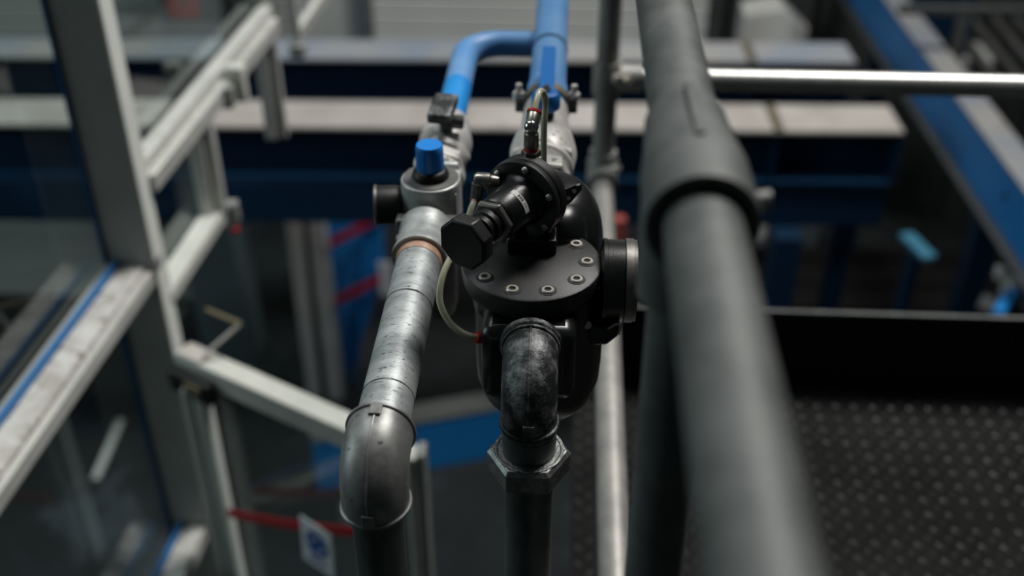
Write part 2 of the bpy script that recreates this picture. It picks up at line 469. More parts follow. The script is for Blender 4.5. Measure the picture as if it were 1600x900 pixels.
# ================================================================== BLUE STEELWORK BELOW
def hbeam(name, label, A, B, width, high, t=0.014, top='dust', webm='beam_blue', botm='beam_blue', joints=()):
    """A, B: near top edge, left and right end"""
    A = V(A); B = V(B); d = (B - A).normalized(); n = V((-d.y, d.x, 0))
    c = (A + B) / 2
    th = thing(name, label, 'beam', (c.x, c.y, A.z - high))
    off = n * width / 2
    part('top_flange', MB().bar(A + off - Z * t / 2, B + off - Z * t / 2, width, t), top, th)
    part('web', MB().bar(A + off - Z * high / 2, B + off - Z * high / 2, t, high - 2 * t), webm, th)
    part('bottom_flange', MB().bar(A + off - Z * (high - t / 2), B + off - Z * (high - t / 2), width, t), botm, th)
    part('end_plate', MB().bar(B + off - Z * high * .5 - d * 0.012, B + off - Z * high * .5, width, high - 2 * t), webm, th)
    for j in joints:
        p = A.lerp(B, j)
        part('stiffener', MB().box(p + n * width * .26 - Z * high / 2, (0.014, width * .46, high - 2 * t)), webm, th)
        part('weld_seam', MB().bar(p + Z * 0.002, p + n * width + Z * 0.002, 0.05, 0.006), 'brass', th)
    return th, d, n


zb = -2.4
A2, B2 = PZ(-260, 191, zb), PZ(1413, 206, zb)
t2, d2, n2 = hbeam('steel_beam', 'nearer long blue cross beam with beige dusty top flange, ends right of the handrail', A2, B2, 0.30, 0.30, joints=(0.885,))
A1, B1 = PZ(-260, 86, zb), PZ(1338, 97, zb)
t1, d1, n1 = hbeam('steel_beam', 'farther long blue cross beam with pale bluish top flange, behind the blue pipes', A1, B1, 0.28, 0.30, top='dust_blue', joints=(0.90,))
# lower box member under the near beam, set slightly forward
A3, B3 = PZ(-260, 280, -2.71), PZ(1388, 290, -2.71)
m3 = MB().bar(A3 + n2 * .09 - Z * .12, B3 + n2 * .09 - Z * .12, 0.18, 0.24)
tag(part('box_beam', m3, 'beam_blue', None, bevel=0.006, origin=((A3.x + B3.x) / 2, A3.y, -2.95)),
    'plain dark blue box beam directly under the nearer cross beam', 'beam')
for xx in (-2.4, 1.2):
    pass
# legs that carry the beams (out of view behind the machine)
lg = thing('beam_trestle', 'blue steel trestle post under the right end of the box beam', 'post', (1.15, A3.y + 0.1, GROUND))
part('post', MB().box((1.15, A3.y + 0.14, (GROUND - 2.95) / 2), (0.14, 0.14, -2.95 - GROUND - 0.004)), 'beam_blue', lg, bevel=0.004)
part('foot_plate', MB().box((1.15, A3.y + 0.14, GROUND + 0.008), (0.26, 0.26, 0.016)), 'beam_blue', lg)

# beam running away on the right
A4, B4 = PZ(1600, 295, zb), PZ(1383, 0, zb)
d4 = (B4 - A4).normalized(); n4 = V((d4.y, -d4.x, 0))
A4 = A4 - d4 * 1.2; B4 = B4 + d4 * 1.1
t4 = thing('steel_beam', 'bright blue side beam running away at the right, grey top flange and bolt hole', 'beam', (A4.x, A4.y, zb - 0.3))
o4 = n4 * 0.075
part('top_flange', MB().bar(A4 + o4 - Z * .006, B4 + o4 - Z * .006, 0.15, 0.012), 'dust_dark', t4)
part('web', MB().bar(A4 + n4 * .012 - Z * .15, B4 + n4 * .012 - Z * .15, 0.014, 0.276), 'blue_sheet', t4)
part('bottom_flange', MB().bar(A4 + n4 * .03 - Z * .294, B4 + n4 * .03 - Z * .294, 0.16, 0.012), 'dark_panel', t4)
hp = PZ(1567, 305, zb)
kk = ((hp - A4).dot(d4))
part('bolt_hole', MB().cyl(A4 + d4 * (kk + .22) + n4 * .003 - Z * .13, A4 + d4 * (kk + .22) + n4 * .012 - Z * .13, 0.022, 16), 'seal', t4)
for f in (0.35, 0.8):
    p = A4.lerp(B4, f)
    part('post', MB().box((p.x + .09, p.y, (zb - .3 + GROUND) / 2), (0.12, 0.12, zb - .3 - GROUND)), 'beam_blue', t4)

# thin dark handrail bar far right and the ladder-like grille behind the side beam
ra, rb_ = PZ(1404, 14, -2.15), PZ(1720, 20, -2.15)
tag(part('slim_rail', MB().bar(ra, rb_, 0.05, 0.05), 'dark_panel', None, bevel=0.008, origin=(ra + rb_) / 2), 'thin dark horizontal bar crossing above the side beam at top right', 'rail')
gr = thing('roller_table', 'dark slatted roller table beyond the side beam at top right', 'conveyor', PZ(1570, 60, -2.9))
g0 = PZ(1545, 22, -2.9); g1 = PZ(1610, 100, -2.9)
gd = (g1 - g0).normalized(); gs = V((-gd.y, gd.x, 0)) * -1
rollers = None
for k in range(-3, 6):
    a = g0 + gs * 0.0 + X * (k * 0.16) - gd * 0.5
    part('slat', MB().bar(a, a + gd * 1.7, 0.06, 0.05), 'slat', gr, bevel=0.006)
part('side_frame', MB().box(PY(1500, 45, 7.0) + V((0, 0, -0.05)), (0.07, 0.05, 0.42)), 'slat', gr, bevel=0.005)
part('base_plate', MB().bar(PZ(1475, 80, -2.95), PZ(1545, 84, -2.95), 0.34, 0.03), 'wall', gr, bevel=0.004)
part('blue_back', MB().box(PY(1466, 30, 7.3), (0.44, 0.05, 0.5)), 'beam_blue', gr)
part('leg', MB().box((g0.x + .1, g0.y + .1, (GROUND - 2.93) / 2), (0.12, 0.12, -2.93 - GROUND)), 'dark_panel', gr)
part('leg', MB().box((g0.x + .1, g0.y - 1.0, (GROUND - 2.93) / 2), (0.12, 0.12, -2.93 - GROUND)), 'dark_panel', gr)

# dark columns against the back and the pale block between them
for px, lb in ((1131, 'left of the two black upright posts at the back, beside the pale block'), (1268, 'right of the two black upright posts at the back, beside the pale block')):
    p = PY(px, 60, 7.4)
    tag(part('black_post', MB().box((p.x, 7.4, -2.9), (0.06, 0.08, 3.4)), 'toe', None, bevel=0.004, origin=(p.x, 7.4, GROUND)), lb, 'post')
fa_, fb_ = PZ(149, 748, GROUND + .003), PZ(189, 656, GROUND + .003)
tag(part('pale_strip', MB().bar(fa_, fb_, 0.045, 0.006), 'panel', None, origin=(fa_ + fb_) / 2), 'short pale strip on the dark floor beyond the lower glass pane at left', 'marking')  # pale bar laid flat on the floor behind the glass
p = PY(1212, 40, 7.7)
pb = thing('pale_block', 'pale sloped concrete block between the two black posts at the back', 'block', (p.x, 7.7, GROUND))
part('block', MB().prism([V((p.x - .24, 7.6, GROUND)), V((p.x + .26, 7.6, GROUND)), V((p.x + .26, 7.6, -2.95)), V((p.x + .02, 7.6, -2.72)), V((p.x - .24, 7.6, -2.78))], (0, 0.3, 0)), 'panel', pb, bevel=0.01)

# blue machine base on the floor, lower middle
A5, B5 = PZ(488, 691, -4.22), PZ(800, 634, -4.22)
d5 = (B5 - A5).normalized(); n5 = V((-d5.y, d5.x, 0))
mb5 = thing('floor_beam', 'bright blue low machine base beam with pale top edge on the hall floor', 'beam', ((A5.x + B5.x) / 2, A5.y, GROUND))
part('base_beam', MB().bar(A5 + n5 * .08 - Z * .197, B5 + n5 * .08 + d5 * .25 - Z * .197, 0.16, 0.366), 'blue_sheet', mb5, bevel=0.008)
part('top_strip', MB().bar(A5 + n5 * .08 - Z * .002, B5 + n5 * .08 + d5 * .25 - Z * .006, 0.165, 0.016), 'slat', mb5)

# door frame with two pale posts and dark glass between, behind the beams
df = thing('door_frame', 'tall grey aluminium door frame with dark glass beside the blue sheet panel', 'door frame', PY(500, 640, 5.5))
YD = 5.5
for (pa, pb_) in (((462, 325), (492, 640)), ((499, 325), (524, 640))):
    a, b = PY(pa[0], pa[1], YD), PY(pb_[0], pb_[1], YD)
    xm = (a.x + b.x) / 2
    wdt = 0.085 if pa[0] == 462 else 0.10
    part('post', MB().box((xm, YD, (GROUND - 2.9) / 2), (wdt, 0.07, -2.9 - GROUND)), 'alu', df, bevel=0.006)
xq0, xq1 = PY(395, 480, YD).x, PY(470, 480, YD).x
part('dark_glass', MB().box(((xq0 + xq1) / 2 - .3, YD + .06, (GROUND - 2.9) / 2), (xq1 - xq0 + .5, 0.012, -2.9 - GROUND)), 'glass', df)
part('seal', MB().box((PY(489, 480, YD).x, YD + .02, (GROUND - 2.9) / 2), (0.05, 0.03, -2.9 - GROUND)), 'seal', df)

# blue sheet panel with sloping right edge
YB = 5.62
bp = thing('sheet_panel', 'bright blue upright sheet panel with two red tapes, behind the regulator', 'panel', PY(540, 640, YB))
out = [PY(505, 318, YB), PY(603, 318, YB), PY(600, 420, YB), PY(548, 640, YB), PY(535, 640, YB)]
z_lo = GROUND + 0.01
poly = [V((out[0].x, YB, -2.9)), V((out[1].x, YB, -2.9)), V((out[2].x, YB, out[2].z)), V((out[3].x, YB, z_lo)), V((out[0].x + .02, YB, z_lo))]
part('sheet', MB().prism(poly, (0, 0.04, 0)), 'blue_sheet', bp, bevel=0.004)
part('fold', MB().bar(PY(575, 345, YB) + V((0, -.012, 0)), PY(556, 600, YB) + V((0, -.012, 0)), 0.02, 0.03, up=(0, 1, 0)), 'blue_sheet', bp, bevel=0.004)


def ribbon(name, pts, width, m, label, cat, th=0.003, group=None):
    mb = MB()
    pts = [V(p) for p in pts]
    vs = []; fs = []
    for p in pts:
        d = (pts[-1] - pts[0]).normalized()
        s = V((d.y, -d.x, 0)).normalized() * th / 2
        for a, b in ((-1, -1), (1, -1), (1, 1), (-1, 1)):
            vs.append(p + s * a + Z * (b * width / 2))
    for i in range(len(pts) - 1):
        for k in range(4):
            fs.append((4 * i + k, 4 * i + (k + 1) % 4, 4 * i + 4 + (k + 1) % 4, 4 * i + 4 + k))
    n = 4 * (len(pts) - 1)
    fs += [(3, 2, 1, 0), (n, n + 1, n + 2, n + 3)]
    mb.add(vs, fs)
    return tag(part(name, mb, m, None, origin=pts[0]), label, cat, group)


def tape(p0, p1, y0, y1, sag, width, label):
    a, b = PY(p0[0], p0[1], y0), PY(p1[0], p1[1], y1)
    ribbon('barrier_tape', [a.lerp(b, i / 8) - Z * (sag * 4 * (i / 8) * (1 - i / 8)) for i in range(9)], width, 'tape', label, 'tape')


tape((514, 381), (600, 336), 5.455, 5.612, 0.0, 0.060, 'upper red barrier tape crossing the blue sheet panel')
tape((523, 471), (600, 432), 5.455, 5.612, 0.0, 0.066, 'lower red barrier tape crossing the blue sheet panel')
gt = PY(603, 436, 5.603)
tag(part('paper_tag', MB().box(gt, (0.085, 0.012, 0.24)), 'sign_white', None, bevel=0.003, origin=gt), 'blurred pale tag at the end of the lower red tape on the blue panel', 'tag')

# cabinet with a faded red notice, seen through the glass at the top left
cbx = PY(292, 20, 7.6)
cb = thing('control_cabinet', 'blue grey control cabinet with faded red notice, behind the glass at top left', 'cabinet', (cbx.x, 7.6, GROUND))
part('body', MB().box((cbx.x, 7.75, (GROUND - 2.2) / 2), (0.40, 0.3, -2.2 - GROUND)), 'cabinet', cb, bevel=0.01)
nz = PY(288, 12, 7.59)
part('notice', MB().box((nz.x - .01, 7.592, nz.z + .02), (0.22, 0.008, 0.18)), 'sign_red', cb)
part('notice_emblem', MB().cyl((nz.x, 7.588, nz.z + .05), (nz.x, 7.584, nz.z + .05), 0.035, 20), 'brass', cb)
cb2 = PY(370, 20, 7.9)
tag(part('cable_duct', MB().box((cb2.x + .06, 7.9, (GROUND - 2.2) / 2), (0.20, 0.2, -2.2 - GROUND)), 'dark_panel', None, bevel=0.01, origin=(cb2.x, 7.9, GROUND)),
    'dark upright cable duct right of the control cabinet', 'duct')
# long pale ribbed boards added on the floor beyond the glass, and a low dark cabinet
lp = PY(90, 365, 6.2)
lpt = thing('ribbed_screen', 'long pale ribbed boards standing on the floor beyond the glass', 'panel', (lp.x, 6.2, GROUND))
for k in range(5):
    part('rib_board', MB().box((lp.x - .3, 6.2 - .004 * (k % 2), -4.28 + k * .15), (2.6, 0.05, 0.142)), 'wall', lpt, bevel=0.008)
part('plinth', MB().box((lp.x - .3, 6.22, GROUND + .12), (2.6, 0.05, 0.24)), 'dark_panel', lpt)
gb = PY(335, 385, 5.9)
tag(part('floor_cabinet', MB().box((gb.x, 5.95, (GROUND - 3.5) / 2), (0.34, 0.3, -3.5 - GROUND)), 'cabinet', None, bevel=0.01, origin=(gb.x, 5.95, GROUND)),
    'grey blue floor cabinet seen below the small sash', 'cabinet')

# added black block that fills in the deep shade under the beams
dh_ = thing('shade_mass', 'big black block added on the floor for the deep shade under the beams at right', 'shade mass', (2.3, 5.95, GROUND))
part('mass_body', MB().box((2.3, 5.95, (GROUND - 4.0) / 2), (2.8, 1.2, -4.0 - GROUND)), 'toe', dh_, bevel=0.02)
for k in range(4):
    part('mass_rib', MB().box((2.3, 5.5 + k * .3, -3.985), (2.7, 0.06, 0.03)), 'toe', dh_, bevel=0.004)
# things in the dark under the beams on the right
lbp = PZ(1434, 384, -3.0)
lbt = thing('blue_post', 'blue post with its lit top coloured light blue, in the dark right of the handrail', 'post', (lbp.x, lbp.y, GROUND))
part('post', MB().box((lbp.x - .01, lbp.y, (GROUND - 3.02) / 2), (0.05, 0.10, -3.02 - GROUND)), 'beam_blue', lbt, bevel=0.004)
part('top_plate', MB().box((lbp.x, lbp.y, -3.005), (0.075, 0.24, 0.03), Matrix.Rotation(R(16), 3, 'Z')), 'lit_post_top', lbt, bevel=0.004)
p = PZ(1318, 350, -3.0)
tag(part('blue_column', MB().box((p.x, p.y, (GROUND - 3.0) / 2), (0.10, 0.10, -3.0 - GROUND)), 'beam_blue', None, bevel=0.004, origin=(p.x, p.y, GROUND)),
    'dim dark blue column close beside the handrail under the beams', 'post')
p = PY(1235, 372, 6.8)
tag(part('grey_box', MB().box((p.x, 6.8, (GROUND + p.z) / 2 + .1), (0.30, 0.3, p.z - GROUND + .2)), 'cabinet', None, bevel=0.008, origin=(p.x, 6.8, GROUND)),
    'dim grey box on the floor under the beams right of the handrail', 'box')
mk = PZ(1580, 470, -2.85)
mt = thing('machine_bracket', 'blue machine bracket with pale blocks at the right edge above the toe board', 'bracket', (mk.x, mk.y, GROUND))
part('blue_arm', MB().bar(PZ(1556, 500, -2.9), PZ(1625, 400, -2.9), 0.05, 0.10), 'blue_sheet', mt, bevel=0.004)
part('pale_block', MB().box(PZ(1578, 448, -2.87), (0.07, 0.08, 0.08), Matrix.Rotation(R(-30), 3, 'Z')), 'wall', mt, bevel=0.006)
part('pale_block', MB().box(PZ(1563, 426, -2.87), (0.04, 0.05, 0.06)), 'panel', mt, bevel=0.006)
part('pale_plate', MB().box(PZ(1556, 478, -2.91), (0.14, 0.12, 0.02), Matrix.Rotation(R(-30), 3, 'Z')), 'dark_panel', mt, bevel=0.003)
part('stand', MB().box((mk.x + .1, mk.y + .1, (GROUND - 2.95) / 2), (0.1, 0.1, -2.95 - GROUND)), 'dark_panel', mt)
rp = PY(967, 360, 4.0)
tag(part('red_post', MB().cyl((rp.x, 4.0, GROUND), (rp.x, 4.0, rp.z + .06), 0.026, 20), 'sign_red', None, origin=(rp.x, 4.0, GROUND)),
    'slim red bollard standing behind the black valve, right of the mid rail', 'bollard')

# ================================================================== WHITE GUARD FRAME (left, below)
gA = PZ(283, 543, -1.60); gB = PZ(652, 706, -1.60)
gd_ = (gB - gA).normalized(); gn = V((gd_.y, -gd_.x, 0))
gf = thing('machine_guard', 'cream aluminium machine guard frame with glass, running from the window mullion', 'guard', V((gA.x, gA.y, GROUND)))
part('top_rail', MB().bar(gA - Z * .03, gA.lerp(gB, 0.80) - Z * .03, 0.055, 0.06), 'frame_white', gf, bevel=0.004)
pa = PY(340, 740, gA.y - 0.06)
part('post', MB().box((pa.x, pa.y, (GROUND - 1.665) / 2), (0.026, 0.055, -1.665 - GROUND)), 'lit_white', gf, bevel=0.004)  # coloured brighter than the top rail for the light reaching it
part('post_rib', MB().box((pa.x - .017, pa.y + .005, (GROUND - 1.665) / 2), (0.012, 0.045, -1.665 - GROUND)), 'alu_grey', gf, bevel=0.002)
part('post_rib', MB().box((pa.x - .032, pa.y, (GROUND - 1.665) / 2), (0.016, 0.05, -1.665 - GROUND)), 'lit_white', gf, bevel=0.003)
pb2 = PY(643, 705, gB.y + .02)
part('end_post', MB().box((pb2.x, pb2.y, (GROUND + pb2.z) / 2), (0.022, 0.05, pb2.z - GROUND)), 'frame_white', gf, bevel=0.005)
part('end_post_rib', MB().box((pb2.x + .022, pb2.y, (GROUND + pb2.z) / 2 + .003), (0.018, 0.05, pb2.z - GROUND + .012)), 'alu_grey', gf, bevel=0.005)
part('glass_pane', MB().bar(gA + gd_ * .1 - Z * 1.25, gA.lerp(gB, .97) - Z * 1.25, 0.006, 2.3), 'glass', gf)
hb = PZ(318, 585, -1.665)
part('hinge_block', MB().bar(gA + gd_ * .0 + gn * .04 - Z * .06, gA + gd_ * .13 + gn * .04 - Z * .06, 0.03, 0.06), 'seal', gf, bevel=0.004)
part('hinge_plate', MB().bar(gA + gd_ * .06 + gn * .058 - Z * .055, gA + gd_ * .11 + gn * .058 - Z * .055, 0.008, 0.03), 'brass', gf, bevel=0.002)
part('cover_plate', MB().bar(gA + gd_ * .01 + gn * .0 + Z * .002, gA + gd_ * .085 + Z * .002, 0.05, 0.006), 'dust', gf, bevel=0.002)
zc = -1.585
arm = [PZ(322, 483, zc + .06), PZ(376, 506, zc + .06), PZ(345, 533, zc + .03), PZ(318, 556, zc)]
sa = thing('stay_arm', 'bent flat metal stay arm resting on the guard top rail', 'bracket', arm[3])
part('arm', MB().bar(arm[0], arm[1], 0.010, 0.005), 'brass', sa)
part('arm', MB().bar(arm[1], arm[3], 0.010, 0.005), 'alu_dusty', sa)

ta, tb = PY(356, 801, pa.y - .035), PY(556, 831, pb2.y - .02)
ribbon('barrier_tape', [ta.lerp(tb, i / 10) - Z * (0.008 * 4 * (i / 10) * (1 - i / 10)) for i in range(11)], 0.029, 'tape',
       'red barrier tape along the guard frame with the white sign', 'tape')
# sign hanging on the tape
so = thing('hanging_sign', 'white tilted sign with blue round symbol hanging on the red tape', 'sign', PY(494, 850, ta.lerp(tb, .68).y - .03))
YS = ta.lerp(tb, .68).y - .02
c4 = [PY(468, 806, YS + .03), PY(517, 838, YS - .03), PY(522, 897, YS - .03), PY(474, 872, YS + .03)]
nrm = (c4[1] - c4[0]).cross(c4[3] - c4[0]).normalized()
if nrm.y > 0: nrm = -nrm
part('board', MB().prism([c4[0], c4[1], c4[0] + (c4[1] - c4[0]) + (c4[3] - c4[0]), c4[3]], -nrm * 0.003), 'sign_white', so)
eu, ev = (c4[1] - c4[0]), (c4[3] - c4[0])


def SP(a, b, h=0.0006): return c4[0] + eu * a + ev * b + nrm * h


part('symbol_disc', MB().prism([SP(.52 + .36 * math.cos(t * math.pi / 14), .42 + .27 * math.sin(t * math.pi / 14)) for t in range(28)], nrm * 0.0006), 'sign_blue', so)
for (a, b, da, db) in ((.36, .38, .07, .03), (.66, .50, .10, .035), (.52, .30, .06, .025)):
    part('symbol_mark', MB().prism([SP(a + da * math.cos(t * math.pi / 6), b + db * math.sin(t * math.pi / 6), .0014) for t in range(12)], nrm * 0.0005), 'sign_white', so)
for k in range(4):      # a row of four blocky blue characters, illegible in the photograph
    a0 = .22 + k * .15
    g = MB()
    for (x0, y0, x1, y1) in ((0, 0, .11, .02), (0, .045, .11, .065), (.045, 0, .068, .11), (0, .09, .11, .11)):
        g.prism([SP(a0 + x0, .76 + y0), SP(a0 + x1, .76 + y0), SP(a0 + x1, .76 + y1), SP(a0 + x0, .76 + y1)], nrm * 0.0006)
    part('character', g, 'sign_blue', so)

# ================================================================== PLATFORM
ZD = -1.614
PX0, PX1, PYA, PYB = 0.035, 2.3, -0.7, 2.02
pf = thing('walkway_platform', 'black tread plate walkway platform under the handrail, toe board at its far edge', 'platform', (0.9, 0.6, GROUND))
part('deck_plate', MB().box(((PX0 + PX1) / 2, (PYA + PYB) / 2, ZD - .004), (PX1 - PX0, PYB - PYA, 0.008)), 'tread', pf)
st = MB()
pitch = 0.041
iy = 0
yy = PYA + .03
while yy < PYB - 0.03:
    ix = 0
    xx = PX0 + 0.015 + (pitch / 2 if iy % 2 else 0)
    while xx < PX1 - 0.5:
        a = R(45) if (iy % 2) else R(-45)
        ca, sa_ = math.cos(a), math.sin(a)
        l, wd, h = 0.0120, 0.0042, 0.0026
        base = []
        for (u_, v_) in ((l, 0), (l * .5, wd), (-l * .5, wd), (-l, 0), (-l * .5, -wd), (l * .5, -wd)):
            base.append(V((xx + u_ * ca - v_ * sa_, yy + u_ * sa_ + v_ * ca, ZD)))
        topv = [V((xx + s * l * .55 * ca, yy + s * l * .55 * sa_, ZD + h)) for s in (1, -1)]
        st.add(base + topv, [(0, 1, 6), (1, 2, 7, 6), (2, 3, 7), (3, 4, 7), (4, 5, 6, 7), (5, 0, 6)])
        xx += pitch
        ix += 1
    yy += pitch / 2
    iy += 1
part('tread_studs', st, 'stud', pf, stuff=True)
part('toe_board', MB().box(((PX0 + PX1) / 2, PYB + .003, ZD + .098), (PX1 - PX0, 0.006, 0.212)), 'toe', pf, bevel=0.001)
part('toe_edge', MB().box(((PX0 + PX1) / 2, PYB + .003, ZD + .206), (PX1 - PX0, 0.010, 0.006)), 'rail', pf)
part('side_beam', MB().box((PX0 + .03, (PYA + PYB) / 2, ZD - .078), (0.05, PYB - PYA, 0.14)), 'toe', pf)
part('side_beam', MB().box((PX1 - .03, (PYA + PYB) / 2, ZD - .078), (0.05, PYB - PYA, 0.14)), 'toe', pf)
for xx in (PX0 + .5, PX1 - .06):
    for yy in (PYA + .06, PYB - .1):
        part('leg', MB().box((xx, yy, (ZD - .01 + GROUND) / 2), (0.08, 0.08, ZD - .01 - GROUND)), 'toe', pf)

# ================================================================== HANDRAIL
RX = 0.0765
ZTOP, ZMID, ZEND, YE = -0.312, -1.055, -0.853, 1.985
gr = thing('guard_rail', 'grey tubular guard rail along the platform edge, blurred top rail close to the eye', 'railing', (RX, 0.585, ZD))
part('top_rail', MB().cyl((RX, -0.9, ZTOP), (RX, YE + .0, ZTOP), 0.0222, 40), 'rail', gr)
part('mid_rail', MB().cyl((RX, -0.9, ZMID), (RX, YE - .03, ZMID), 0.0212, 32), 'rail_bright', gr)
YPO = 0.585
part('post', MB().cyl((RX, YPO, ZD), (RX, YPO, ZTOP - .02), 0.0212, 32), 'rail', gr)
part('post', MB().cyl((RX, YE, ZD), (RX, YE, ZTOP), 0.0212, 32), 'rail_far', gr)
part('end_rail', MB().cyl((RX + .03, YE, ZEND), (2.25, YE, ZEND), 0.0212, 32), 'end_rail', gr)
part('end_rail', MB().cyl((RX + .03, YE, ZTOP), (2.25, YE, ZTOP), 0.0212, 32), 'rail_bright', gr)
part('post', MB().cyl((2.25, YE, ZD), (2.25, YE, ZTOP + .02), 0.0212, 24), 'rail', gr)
part('post', MB().cyl((RX, -0.9, ZD), (RX, -0.9, ZTOP), 0.0212, 24), 'rail', gr)
fa = Y
tf = part('tee_fitting', MB().lathe((RX, 0.527, ZTOP), Y, [(0, .0262), (0, .0318), (.006, .0325), (.055, .0318), (.085, .0285), (.125, .0262), (.125, .0235)], 40, False, False)
          .lathe((RX, YPO, ZTOP), -Z, [(.0, .030), (.03, .030), (.075, .0290), (.082, .0290), (.082, .0215)], 36, True, False), 'rail', gr)
part('set_screw', MB().cyl((RX + .028, .552, ZTOP + .002), (RX + .040, .552, ZTOP + .004), 0.0058, 12), 'rail_far', tf)
part('rib', MB().bar((RX, .575, ZTOP + .0315), (RX, .655, ZTOP + .027), 0.006, 0.005), 'rail', tf, bevel=0.001)
fz = part('cross_fitting', MB().lathe((RX, YE, ZMID - .035), Z, [(0, .022), (0, .029), (.02, .031), (.062, .031), (.07, .0275), (.082, .027), (.082, .0215)], 32, False, False)
          .lathe((RX, YE, ZMID), -Y, [(0, .029), (.035, .029), (.043, .0312), (.062, .0312), (.062, .0225)], 32, True, False), 'rail_far', gr)
part('set_screw', MB().cyl((RX + .02, YE - .03, ZMID + .025), (RX + .032, YE - .04, ZMID + .032), 0.006, 12), 'steel', fz)
te = part('tee_fitting', MB().lathe((RX, YE, ZEND - .034), Z, [(0, .022), (0, .0265), (.008, .0275), (.06, .0275), (.068, .0265), (.068, .0215)], 32, False, False)
          .lathe((RX, YE, ZEND), X, [(0, .0265), (.06, .0265), (.067, .0272), (.067, .0215)], 32, True, False), 'rail_far', gr)
part('set_screw', MB().cyl((RX + .015, YE - .02, ZEND + .008), (RX + .022, YE - .042, ZEND + .012), 0.009, 14)
     .cyl((RX + .03, YE - .02, ZEND + .008), (RX + .042, YE - .034, ZEND + .010), 0.008, 14), 'steel', te)

# ================================================================== BYPASS LINE (left)
LX, LZ, PR = -0.1535, -0.650, 0.0242
VX, VY = -0.158, 0.689                   # vertical leg
HX = (PY(592, 830, VY).x)


def elbow_part(th, end_h, corner, end_v, rad, rim, m, top_tab=True, tab=0.017, name='elbow'):
    """end_h: start of the level arm, corner: axis crossing, end_v: foot of the vertical arm"""
    end_h = V(end_h); corner = V(corner); end_v = V(end_v)
    dh = (corner - end_h).normalized(); dv = (end_v - corner).normalized()
    r = min((corner - end_h).length, (end_v - corner).length) * 0.84
    p0 = corner - dh * r; p1 = corner + dv * r; cen = p0 + dv * r
    pts = [end_h] + arc(cen, -dv, dh, r, 0, math.pi / 2, 18) + [end_v]
    e = part(name, MB().sweep(pts, rad, 40), m, th)
    for o_, d__ in ((end_h, dh), (end_v, -dv)):
        part('rim', MB().lathe(o_, d__, [(-.0012, rad * .80), (-.0012, rim - .0006), (-.0006, rim), (.0016, rim), (.0022, rim - .0006), (.0024, rad - .001)], 48, False, False), m, e)
    # casting seam along the outside of the bend, with a raised tab at each end
    seam = [end_h - dv * (rad + .0002)] + [cen + (q - cen).normalized() * (r + rad + .0002) for q in arc(cen, -dv, dh, r, 0, math.pi / 2, 18)] + [end_v + dh * (rad + .0002)]
    part('seam', MB().sweep(seam, 0.0009, 8), m, e)
    if top_tab:
        part('tab', MB().bar(end_h - dv * (rad + .0001), end_h + dh * tab - dv * (rad + .0001), .0105, .0036, up=-dv), m, e, bevel=0.0006)
    part('tab', MB().bar(end_v + dh * (rad + .0001), end_v - dv * tab + dh * (rad + .0001), .0105, .0036, up=dh), m, e, bevel=0.0006)
    return e


by = thing('bypass_pipe', 'galvanised bypass pipe on the left bending down through a cast elbow', 'pipe', (VX, VY, GROUND))
part('level_pipe', MB().cyl((LX, 0.712, LZ), (LX, 1.04, LZ), PR, 48), 'galv', by)
part('scribe_ring', MB().lathe((LX, 0.775, LZ), Y, [(0, PR), (.0006, PR + .0004), (.0018, PR + .0004), (.0024, PR)], 48, False, False), 'cast_dark', by)
part('scribe_ring', MB().lathe((LX, 0.918, LZ), Y, [(0, PR), (.0006, PR + .0005), (.0022, PR + .0005), (.0028, PR)], 48, False, False), 'cast_dark', by)
EC = V((LX - .002, VY, LZ))
elbow_part(by, (LX, 0.7335, LZ), EC, (HX, VY, -0.694), 0.0297, 0.0316, 'cast', tab=0.014)
part('thread_tape', MB().lathe((LX, 0.7325, LZ), Y, [(0, .0275), (.0045, .0275), (.007, PR)], 44, False, False), 'ptfe', by)
part('down_pipe', MB().cyl((HX, VY, -0.69), (HX - .004, VY, GROUND), .0230, 44), 'old_pipe', by)
part('copper_thread', MB().lathe((LX, 1.000, LZ), Y, [(0, PR + .0006), (.014, PR + .0016), (.030, PR + .002)], 44, False, False), 'sealant', by)
part('coupling', MB().lathe((LX, 1.012, LZ), Y, [(0, .0258), (0, .0302), (.006, .0306), (.010, .0290), (.046, .0285), (.052, .0296), (.064, .0296)], 44, False, True), 'galv_smooth', by)

# ---- small regulator with blue knob
RYc = 1.118
rg = thing('bypass_regulator', 'silver pressure regulator with blue knob and black gauge on the bypass pipe', 'regulator', (LX, RYc, -0.79))
part('body', MB().lathe((LX + .002, RYc, -0.690), Z, [(0, .030), (.012, .0335), (.030, .0335), (.072, .0345), (.082, .0340), (.0835, .0325)], 48)
     .box((LX + .002, RYc + .012, -0.645), (.062, .06, .055)), 'cast_alu', rg, bevel=0.002)
part('face_ring', MB().lathe((LX + .002, RYc, -0.6065), Z, [(0, .0320), (.0012, .0314), (.0016, .027)], 48), 'cast_alu_dark', rg)
part('lug', MB().box((LX + .001, RYc - .040, -0.6435), (.070, .018, .016)).lathe((LX + .001, RYc - .05, -0.648), Y, [(0, .024), (.02, .024)], 32), 'cast_alu_dark', rg, bevel=0.003)
part('lug_screw', MB().cyl((LX - .029, RYc - .047, -.658), (LX - .029, RYc - .052, -.660), .005, 14), 'steel', rg)
part('collar', MB().lathe((LX + .002, RYc, -0.6055), Z, [(0, .021), (.003, .0215), (.009, .019), (.011, .016)], 40), 'rubber', rg)
kb = MB(); npts = 48
prof = []
for s, r0 in ((0.0, .0150), (.002, .0158), (.0295, .0152), (.0315, .0144)):
    prof.append((s, r0))
part('knob', MB().lathe((LX + .002, RYc, -0.5960), Z, prof, 48), 'knob_blue', rg, label='blue adjusting knob')
kn = [o for o in rg.children if o.name.startswith('knob')][0]
grip = MB()
